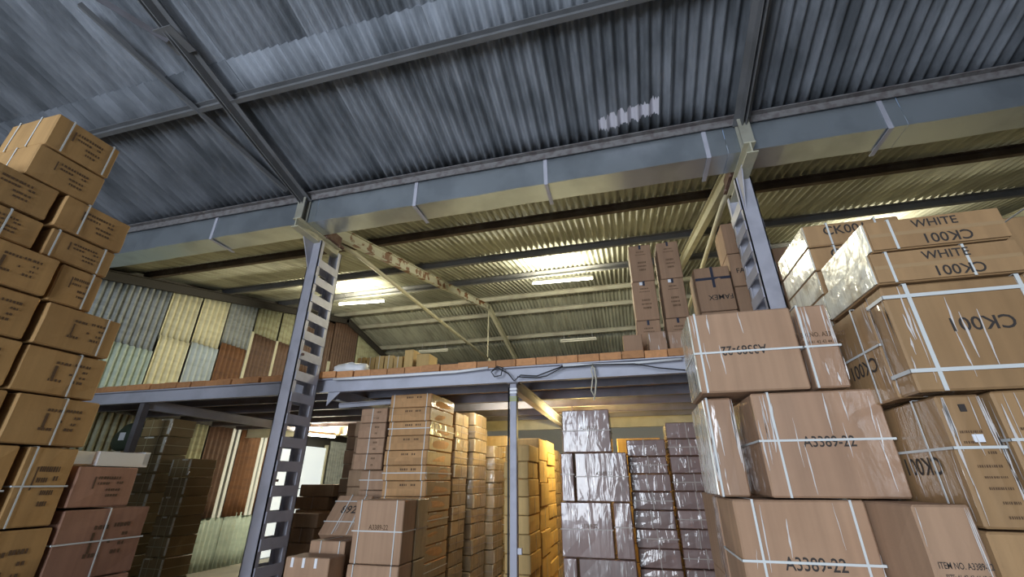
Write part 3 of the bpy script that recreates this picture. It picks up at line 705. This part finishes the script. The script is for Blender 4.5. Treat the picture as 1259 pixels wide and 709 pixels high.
# --- right front pile
YA = 2.2
g = 'brown cartons in the front pile'
A_txt = [('A3389-22', 0.05, 0.50, 0.062, False, 0.80)]
def itemtxt(v=0.25): return [('ITEM NO. A3389-22', 0.05, v, 0.030, False, 0.8), ('SIZE: 41 42 43 44 45 46', 0.05, v-0.09, 0.022, False, 0.8)]
def upd(items): return [(a, -b, 1-c, d, True, e) for a, b, c, d, _, e in items]
zA, zB, zC = 2.374, 1.976, 1.534
carton(.345, .815, 2.2, 2.55, zB, zA, 'kraft', 'wide brown carton marked A3389-22 upside down, topmost by the deck edge', g, straps=(('z', .48), ('x', -.88)), prints=[('F', upd(A_txt))],
       panels=[('L', -0.98, 0.98, 0.02, 0.98, 'film_wrap', 'film')])
carton(.828, .972, 2.2, 2.62, zB, zA, 'kraft_film', 'narrow brown carton end with size print, topmost beside the wide upside down one', g, straps=(('z', .48), ('x', -.93)), prints=[('F', itemtxt(0.62))], pm='ink_soft')
carton(.361, .497, 2.3, 2.75, zC, zB-0.004, 'kraft_film', 'narrow film wrapped carton end beneath the topmost A3389-22 carton', g, straps=(('x', -.8),), panels=[('L', -0.95, 0.95, 0.02, 0.98, 'film_wrap', 'film')])
carton(.548, 1.058, 2.2, 2.60, zC, zB-0.006, 'kraft_film', 'wide film wrapped carton marked A3389-22 in the middle layer', g, straps=(('z', .52), ('x', -.72)), prints=[('F', A_txt)])
carton(.39, .885, 2.2, 2.60, 1.09, zC-0.002, 'kraft', 'wide brown carton marked A3389-22 with two upright straps, below the film wrapped one', g, straps=(('z', .49), ('x', -.70), ('x', .78)), prints=[('F', [('A3389-22', 0.05, .475, 0.066, False, .82)])])
carton(.889, 1.062, 1.9, 2.40, 1.09, zC-0.002, 'kraft', 'carton end marked ITEM NO. A3389-22 with size print', g, straps=(('z', .18),), prints=[('F', [('ITEM NO. A3389-22', 0.08, .60, .026, False, .66), ('SIZE: 41 42 43 44 45 46', 0.08, .53, .019, False, .66)])])
# rows behind and below (same cartons, seen past the edges)
for j, (z0, z1) in enumerate(((0.0, .36), (.36, .725), (.725, 1.088))):
    carton(.39, .885, 2.2, 2.6, z0, z1, 'kraft', 'brown carton under the two strap A3389-22 one, '+('on the floor', 'second from the floor', 'third from the floor')[j], g, straps=(('x', -.7), ('x', .78)))
    carton(.889, 1.062, 1.9, 2.4, z0, z1, 'kraft', 'brown carton end under the ITEM NO. one, '+('on the floor', 'second from the floor', 'third from the floor')[j], g)
stack(.40, .90, 2.78, 3.25, zC, 4, 'kraft', 'brown carton in the row behind the A3389-22 cartons', g, base=0, hid=-1)
carton(.39, .885, 2.62, 2.95-.18, 1.09, zC-.002, 'kraft_film', 'film wrapped carton tucked behind the two strap A3389-22 one', g)
for j in range(3): carton(.39, .885, 2.62, 2.77, .363*j, .363*(j+1), 'kraft_film', 'thin carton tucked behind the lower A3389-22 pile, '+('on the floor', 'second up', 'third up')[j], g)

# CK001 cartons: about 0.145 x 0.43 x 0.5
g = 'CK001 cartons in the front pile'
CK = 'CK001'
rows_end = [(-0.55, 0.35, 0.62, 0.02), (0.25, 0.6, 0.54, 0.02), (-0.4, 0.6, 0.44, 0.02), (-0.3, 0.6, 0.36, 0.015), (-0.3, 0.65, 0.28, 0.02), (0.0, 0.7, 0.18, 0.02), (0.0, 0.8, 0.08, 0.02), (-0.55, 0.4, 0.70, 0.02)]
carton(1.068, 1.213, 1.89, 2.38, 1.458, 1.884, 'ck_film', 'upright carton with size rows on its end and CK001 upside down on its flank', g, straps=(('z', .58), ('y', -.45)),
       prints=[('L', [(CK, .12, .46, .085, True)])], marks=[('F', rows_end)], panels=[('F', -.1, .35, .62, .68, 'sticker', 'sticker'), ('F', -.15, .12, .86, .92, 'stamp', 'ink')])
carton(1.243, 1.40, 1.90, 2.38, 1.458, 1.894, 'ck_film', 'upright carton with size rows on its end, tight against the one with the white sticker', g, straps=(('z', .62),), marks=[('F', rows_end)])
carton(1.068, 1.213, 1.90, 2.38, 1.03, 1.456, 'kraft_ck', 'upright carton end under the one with the white sticker', g)
carton(1.243, 1.40, 1.90, 2.38, 1.03, 1.456, 'kraft_ck', 'upright carton end, second along below the size row cartons', g)
for j, (z0, z1) in enumerate(((0, .343), (.343, .686), (.686, 1.028))):
    for i, (a, b) in enumerate(((1.068, 1.213), (1.243, 1.40))):
        carton(a, b, 1.90, 2.38, z0, z1, 'kraft_ck', 'carton end low in the CK001 pile, '+('floor layer', 'second layer', 'third layer')[j]+(' beside the ITEM NO. stack', ' away from the ITEM NO. stack')[i], g)
for i, a in enumerate((1.42,)):
    for j in range(4): carton(a, a+.15, 1.92, 2.4, .472*j, .472*(j+1), 'kraft_ck', 'carton end at the outer side of the CK001 pile, '+('floor', 'second', 'third', 'fourth')[j]+' layer', g)
zD = 1.893
carton(1.028, 1.525, 1.885, 2.01, zD, 2.316, 'ck_film', 'big film wrapped carton with CK001 upside down across its face and crossed straps', g, straps=(('z', .88), ('z', .18), ('x', -.67), ('x', .80)), prints=[('F', [(CK, .10, .58, .074, True)])], wd=0.014)
carton(1.028, 1.185, 2.02, 2.38, zD, 2.31, 'ck_film', 'carton with CK001 upside down on its flank, behind the big crossed strap one', g, straps=(('z', .52), ('y', -.3)), prints=[('L', [(CK, .0, .38, .085, True)])])
carton(1.20, 1.52, 2.02, 2.38, zD, 2.31, 'kraft_ck', 'carton between the CK001 cartons behind the big crossed strap one', g, hidden=True)
def white_box(x0, x1, y0, y1, z0, z1, label, txt=True, straps=(('x', -.62), ('x', .55))):
    c = carton(x0, x1, y0, y1, z0, z1, 'kraft_ck', label, g, straps=straps, panels=[('F', -.985, .985, .03, .485, 'flap', 'kraft_ck'), ('F', -.985, .985, .515, .97, 'flap', 'kraft_ck'), ('F', -.985, .985, .44, .56, 'tape', 'tape', .006, .0005), ('L', -.98, .98, .03, .97, 'film_wrap', 'film')])
    if txt: add_print(c, (x1-x0-.009, y1-y0-.009, z1-z0-.005), 'F', [('WHITE', .04, .75, .050, False), (CK, .13, .26, .060, True)], off=.0075)
    return c
white_box(1.023, 1.525, 1.875, 2.33, 2.318, 2.458, 'flat carton marked WHITE over upside down CK001, lower of the two', straps=(('x', -.75), ('x', .30)))
white_box(1.045, 1.52, 1.870, 2.32, 2.460, 2.602, 'flat carton marked WHITE over upside down CK001, topmost of its pile', straps=(('x', -.62), ('x', 1.5)))
for i in range(6):
    z1 = 2.918-.141*i
    c = carton(1.063, 1.53, 2.41, 2.87, z1-.14, z1, 'kraft_ck', 'flat CK001 carton in the taller pile behind, '+ORD[i], g, straps=(('x', -.5), ('x', .5)), prints=[('F', [(CK, -.15, .62, .075, False)])], panels=[('L', -.98, .98, .03, .97, 'film_wrap', 'film')])
stack(1.063, 1.53, 2.41, 2.87, 2.918-.141*6, 5, 'kraft_ck', 'lower carton in the taller pile behind the WHITE cartons', g, hid=-1)
stack(1.62, 2.1, 2.45, 2.9, 2.85, 6, 'kraft_ck', 'carton in the pile beyond the WHITE cartons', g)

# --- brown film wrapped cartons under the deck (right of the slim post)
g = 'large film wrapped cartons under the deck'
YN = 4.7
def nbox(x0, x1, z0, z1, label, n=False): 
    carton(x0, x1, YN+random.uniform(0, .02), YN+.42, z0, z1, 'brown_film', label, g, straps=(('z', .5),) if not n else (('z', .55),), prints=[] if n else [('F', [('A3389-22', .1, .56, .05, False, .8)])], pm='ink_soft')
nbox(-.69, -.19, 1.865, 2.290, 'dark film wrapped carton alone on top of the wide stack beside the post')
nbox(-.722, -.588, 1.412, 1.863, 'narrow film wrapped carton end left under the lone top carton', True)
nbox(-.575, -.055, 1.412, 1.863, 'wide film wrapped carton directly under the lone top carton')
nbox(-.745, -.245, .937, 1.410, 'wide film wrapped carton, third layer below the lone top carton')
nbox(-.232, -.062, .937, 1.410, 'narrow film wrapped carton end, third layer below the lone top carton', True)
nbox(-.74, -.605, .47, .935, 'narrow film wrapped carton end, fourth layer below the lone top carton', True)
nbox(-.592, -.06, .47, .935, 'wide film wrapped carton, fourth layer below the lone top carton')
nbox(-.74, -.24, 0, .468, 'wide film wrapped carton on the floor of the lone top stack')
nbox(-.23, -.06, 0, .468, 'narrow film wrapped carton end on the floor of the lone top stack', True)
g = 'flat film wrapped cartons under the deck'
def flat(i): return dict(straps=(('x', random.uniform(-.2, .1)),)) if i % 2 == 0 else dict(straps=(('x', .05), ('z', .5)))
stack(-.05, .35, 5.0, 5.5, 2.0, 12, 'brown_film', 'flat film wrapped brown carton in the column beside the A3389-22 stack', g, flat, dx=.008, dy=.03, rz=.006)
stack(.372, .78, 5.05, 5.5, 2.17, 13, 'brown_film', 'flat film wrapped brown carton in the column by the front pile', g, flat, dx=.005, dy=.03, rz=.006)
stack(.84, 1.20, 5.1, 5.5, 2.1, 13, 'brown_film', 'flat film wrapped brown carton in the column hidden by the front pile', g, None, hid=-1)

# --- stacks left of the slim post
g = 'flat strapped cartons in the tall stacks'
def m1(i): return dict(straps=(('x', -.82), ('x', .80), ('z', .5)) if i % 3 == 2 else (('x', -.82), ('x', .80)), marks=[('F', [(-.2, .1, .74, .14), (.3, .5, .74, .14)])],
                       panels=[('F', -.985, .985, .04, .485, 'flap', 'kraft_orange', .0, .004), ('F', -.985, .985, .515, .96, 'flap', 'kraft_orange', .0, .004), ('R', -.97, .97, .05, .95, 'film_wrap', 'olive_film', .0, .003)])
_m1 = m1
def m1(i):
    d = _m1(i)
    a = random.uniform(-.95, .2); d['panels'] = d['panels']+[('R', a, a+random.uniform(.4, .75), .90, .985, 'film_glint', 'film', .004, .003)]  # pale strip standing in for a glint on the film
    return d
stack(-2.78, -2.236, 4.76, 5.48, 2.56, 16, 'kraft_orange', 'flat orange brown carton in the tall stack behind the A3389-22 carton', g, m1, dx=.014)
def glint_strips(f='R'):  # pale strips laid on as painted glints along the film
    a = random.uniform(-.95, .2); out = [(f, a, a+random.uniform(.4, .75), .90, .985, 'film_glint', 'film', .002, .003)]
    if random.random() < .6: out.append((f, -.97, -.86, .05, .95, 'film_glint', 'film', .002, .003))
    return out
def side(i): return dict(straps=(('y', -.1), ('z', .5)) if i % 2 else (('y', .1),), panels=glint_strips())
stack(-2.75, -2.225, 5.55, 6.04, 2.45, 15, 'olive_film', 'film wrapped flat carton in the second tall stack along the aisle', g, side)
stack(-2.68, -2.15, 6.09, 6.67, 2.51, 14, 'olive_film', 'film wrapped flat carton in the third tall stack along the aisle', g, side)
stack(-2.55, -2.05, 6.76, 7.27, 2.10, 12, 'olive_film', 'film wrapped flat carton in the fourth stack along the aisle', g, side)
stack(-2.5, -2.0, 7.34, 7.9, 2.30, 13, 'kraft_yellow', 'flat carton in the fifth stack along the aisle', g, side)
stack(-3.40, -2.87, 5.03, 5.53, 2.30, 12, 'kraft_dark', 'dark flat carton behind the short lavender lit stack', g, None)
def m0(i): return dict(straps=(('x', -.1),), marks=[('F', [(.2, .5, .72, .12), (.25, .4, .3, .12)])], panels=[('F', -.985, .985, .04, .485, 'flap', 'kraft', .0, .004), ('F', -.985, .985, .515, .96, 'flap', 'kraft', .0, .004)])
g2 = 'flat cartons beside the tall orange brown stack'
for i in range(8):
    z1 = 2.41-.174*i; d = .02*(i % 2)+.012*i
    if i < 4: carton(-3.16-d*.3, -2.80, 4.76, 5.0, z1-.174, z1, 'kraft', 'flat pinkish brown carton beside the tall orange stack, '+ORD[i], g2, **m0(i))
stack(-3.14, -2.80, 4.87, 5.0, 2.41-.696, 8, 'kraft', 'flat carton beneath the overhanging pinkish brown ones', g2, lambda i: dict(straps=(('x', -.3), ('z', .5))))
# A3389-22 carton standing in front
g = 'A3389-22 cartons before the tall stacks'
for j, (z0, z1) in enumerate(((0, .40), (.40, .918), (.92, 1.438))):
    nm = ('on the floor', 'second', 'topmost with clear print')[j]
    carton(-2.60+.01*j, -2.07, 4.0, 4.26, z0, z1, 'kraft', 'pinkish brown A3389-22 carton before the tall orange stack, '+nm, g, straps=(('z', .5), ('x', -.75), ('x', .72)), prints=[('F', [('A3389-22', .05, .56, .058, False, .85)])], pm='ink_soft')
    carton(-2.58, -2.07, 4.28, 4.54, z0, z1, 'olive_film', 'film sided carton tucked behind the A3389-22 carton, '+nm.replace(' with clear print', ''), g, straps=(('z', .5),))
# leaning carton marked 892
c = carton(-.215, .215, -.11, .11, 0, .46, 'kraft', 'tilted brown carton marked 892 leaning back on the cartons', 'odd cartons by the lattice column', straps=(('x', -.2), ('x', .62), ('z', .30), ('z', .82)), prints=[('F', [('892', .05, .60, .125, False)])])
c.location = (-3.02, 4.47, 1.03); c.rotation_euler = (radians(-39), 0, 0.0)
g = 'odd cartons by the lattice column'
carton(-3.06, -2.67, 4.06, 4.38, .70, 1.085, 'kraft', 'brown carton with two straps before the tilted 892 one', g, straps=(('x', -.35), ('x', .7)))
carton(-3.07, -2.62, 3.78, 4.03, .50, .99, 'kraft', 'brown carton with three white tape tabs before the 892 one', g, panels=[('F', -.72, -.60, .84, .99, 'tape_tab', 'white'), ('F', -.20, -.08, .84, .99, 'tape_tab', 'white'), ('F', .36, .48, .84, .99, 'tape_tab', 'white')])
carton(-3.07, -2.62, 3.78, 4.03, 0, .495, 'kraft', 'brown carton on the floor under the tape tab one', g)
carton(-3.06, -2.67, 4.06, 4.38, 0, .695, 'kraft', 'brown carton on the floor before the tilted 892 one', g, hidden=True)
carton(-3.22, -2.69, 4.39, 4.75, 0, .46, 'kraft', 'brown carton on the floor under the tilted 892 one', g, hidden=True)
carton(-3.22, -2.69, 4.39, 4.74, .46, .95, 'kraft', 'brown carton carrying the tilted 892 one', g)
# dark flat cartons behind the lattice column
g = 'dark flat cartons behind the lattice column'
def dk(i): return dict(straps=(('x', .1),)) if i % 2 else {}
stack(-5.05, -4.45, 6.2, 6.8, 1.55, 9, 'kraft_dark', 'dark flat carton in the low stack behind the lattice column', g, dk, dx=.05)
stack(-4.62, -4.17, 5.56, 6.06, 1.20, 7, 'kraft_dark', 'dark flat carton in the stepped stack behind the lattice column', g, dk, dx=.05)
stack(-4.40, -3.85, 6.3, 6.8, 2.45, 12, 'kraft_dark', 'dark carton in the tall stack beside the lower lit lamp', g, dk, dx=.02)

# --- yellow lit stacks behind the post
g = 'cartons along the lit aisle'
def ys(i): return dict(straps=(('y', .0),) if i % 2 else ())
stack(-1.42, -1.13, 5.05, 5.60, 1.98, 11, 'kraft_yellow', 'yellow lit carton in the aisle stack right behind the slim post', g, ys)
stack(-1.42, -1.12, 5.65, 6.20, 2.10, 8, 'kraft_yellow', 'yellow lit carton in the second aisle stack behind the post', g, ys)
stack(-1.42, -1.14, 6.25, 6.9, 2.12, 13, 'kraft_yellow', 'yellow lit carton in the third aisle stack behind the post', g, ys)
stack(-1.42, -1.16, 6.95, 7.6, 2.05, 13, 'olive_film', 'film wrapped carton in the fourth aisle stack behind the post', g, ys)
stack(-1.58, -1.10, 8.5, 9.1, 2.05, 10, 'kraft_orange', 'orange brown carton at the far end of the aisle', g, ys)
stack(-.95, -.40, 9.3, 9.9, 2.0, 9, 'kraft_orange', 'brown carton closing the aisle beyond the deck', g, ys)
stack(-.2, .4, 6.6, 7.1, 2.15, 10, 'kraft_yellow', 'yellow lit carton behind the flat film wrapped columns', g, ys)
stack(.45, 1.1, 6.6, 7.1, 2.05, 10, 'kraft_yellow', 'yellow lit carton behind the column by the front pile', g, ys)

# --- dark film wrapped stacks by the left wall
g = 'dark film wrapped stacks by the left wall'
def df(i): return dict(straps=(('x', -.35), ('x', .4), ('z', .5)), panels=[('F', .80, .97, .1, .95, 'film_glint', 'film', .002, .003)] + glint_strips('F'))  # pale strips paint the film's glints at edge and seam
stack(-6.85, -6.32, 4.92, 5.30, 2.42, 10, 'dark_film', 'dark film wrapped carton in the tall stack by the left wall', g, df)
stack(-6.2, -5.85, 5.0, 5.40, 1.88, 8, 'dark_film', 'dark film wrapped carton in the stack nearer the lattice column', g, df)
stack(-7.65, -6.95, 5.0, 5.5, 2.0, 8, 'dark_film', 'dark film wrapped carton in the stack under the green sack', g, df)
# green sack with a pale patch on the far left stack
bm = bmesh.new(); bmesh.ops.create_icosphere(bm, subdivisions=3, radius=1)
for v in bm.verts:
    n_ = 0.06*sin(v.co.x*5+v.co.z*3)+0.05*sin(v.co.y*7)
    v.co = Vector((v.co.x*.36*(1+n_), v.co.y*.26*(1+n_), max(v.co.z*.26*(1+n_), -.17)))
sk_ = mesh_obj('sack', bm, 'sack', None, True); sk_.location = (-7.3, 5.25, 2.172); tag(sk_, 'dark green sack with a pale patch on the dark stack', 'sack')
bm = bmesh.new(); box(bm, -.05, .06, -.262, -.25, -.03, .08, .003); mesh_obj('patch', bm, 'sticker', sk_)

# --- cartons on the deck
DZ = 2.81
g = 'tall plain cartons on the deck'
def tmarks(): return [('F', [(-.35, .35, .80, .03), (-.45, .45, .72, .02), (-.3, .4, .50, .05), (-.35, .4, .40, .04), (-.25, .35, .30, .05)])]
for k, (xa, xb) in enumerate(((.20, .478), (.535, .80))):
    for j in range(3):
        carton(xa+.01*j, xb+.008*j, 4.95, 5.40, DZ+.502*j, DZ+.502*(j+1), 'famex', 'tall stamped carton on the deck, '+('bottom', 'middle', 'top')[j]+' of the '+('column with the yellow lit flank', 'column beside the FAMEX cartons')[k], g,
               marks=tmarks(), panels=[('F', -.08, .12, .88, 1.0, 'tape', 'blacktape', .003, .001)] + ([('F', -.35, -.02, .90, .98, 'sticker', 'sticker', .003, .001)] if j == 1 else []))
g = 'small cartons at the deck edge'
carton(.03, .235, 4.52, 4.80, DZ, DZ+.21, 'famex', 'small carton at the deck edge under the yellow lit tall column', g, panels=[('L', -.95, .95, .03, .97, 'film_wrap', 'kraft_yellow')])
carton(.285, .475, 4.52, 4.80, DZ, DZ+.225, 'kraft_film', 'small film wrapped carton, middle one at the deck edge', g)
carton(.49, .66, 4.52, 4.80, DZ, DZ+.215, 'kraft_film', 'small film wrapped carton at the deck edge beside the front pile', g)
carton(.69, .90, 4.52, 4.80, DZ, DZ+.2, 'famex', 'small carton at the deck edge hidden behind the front pile', g)
g = 'FAMEX cartons on the deck'
def fm(rot): return [('F', [('FAMEX', .25 if rot else -.1, .30 if rot else .45, .085, rot), ])]
carton(.94, 1.335, 5.0, 5.42, DZ+.56, DZ+1.12, 'famex', 'FAMEX carton with a dark tape cross, print upside down', g, prints=fm(True), panels=[('F', -1, 1, .70, .76, 'tape', 'blacktape', .003, .001), ('F', -.08, .08, .52, 1.0, 'tape', 'blacktape', .004, .001)])
carton(.94, 1.335, 5.0, 5.42, DZ, DZ+.558, 'famex', 'FAMEX carton under the tape cross one', g, prints=fm(False))
for j in range(4):
    carton(1.36, 1.78, 5.05, 5.47, DZ+.43*j, DZ+.43*(j+1)-.002, 'famex', 'FAMEX carton behind the lattice column, '+('bottom', 'second', 'third', 'top')[j]+' of its stack', g, prints=fm(j % 2 == 1))
stack(1.85, 2.3, 5.05, 5.5, DZ+1.3, 3, 'famex', 'carton in the deck stack beyond the FAMEX cartons', 'deck cartons beyond the FAMEX stack', base=DZ)
# yellow lit small cartons at the left of the deck
g = 'small cartons on the deck by the rusty truss'
for i in range(5):
    xx = -3.92+.155*i
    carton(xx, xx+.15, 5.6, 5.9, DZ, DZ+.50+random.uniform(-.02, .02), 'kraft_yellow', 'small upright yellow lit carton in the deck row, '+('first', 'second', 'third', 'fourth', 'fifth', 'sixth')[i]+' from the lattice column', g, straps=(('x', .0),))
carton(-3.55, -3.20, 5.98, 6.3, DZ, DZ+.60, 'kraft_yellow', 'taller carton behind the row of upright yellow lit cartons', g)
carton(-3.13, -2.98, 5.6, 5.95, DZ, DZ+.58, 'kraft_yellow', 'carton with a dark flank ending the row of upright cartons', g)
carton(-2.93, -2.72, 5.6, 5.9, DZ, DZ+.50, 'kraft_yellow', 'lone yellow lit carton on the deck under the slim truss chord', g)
bm = bmesh.new(); bmesh.ops.create_icosphere(bm, subdivisions=3, radius=1)
for v in bm.verts:
    n_ = .12*sin(v.co.x*9+1)+.1*sin(v.co.z*11+v.co.y*4); v.co = Vector((v.co.x*.24*(1+n_), v.co.y*.12*(1+n_), max(v.co.z*.085*(1+n_), -.05)))
bg_ = mesh_obj('plastic_bag', bm, 'white', None, True); bg_.location = (-3.30, 4.62, DZ+.052); tag(bg_, 'crumpled white plastic bag on the deck by the lattice column', 'bag')
o = B('timber_offcut', -.18, .18, -.05, .05, 0, .035, 'wood', None, .004); o.location = (-3.86, 4.60, DZ+.001); o.rotation_euler = (0, 0, .5); tag(o, 'loose timber offcut lying on the deck behind the lattice column', 'timber')

# cartons the photograph does not show: the lowest layers, the ones behind others, and rows added to cast shade
bm = bmesh.new()
for b_ in STOCK: box(bm, *b_, 0.004)
tag(mesh_obj('carton_stock', bm, 'kraft'), 'plain brown cartons filling the hidden layers low in the piles, plus added shading rows', 'carton', kind='stuff')

for o in bpy.data.objects:
    if 'label' in o and len(o['label'].split()) > 16: print('LONG', o.name, len(o['label'].split()), o['label'])
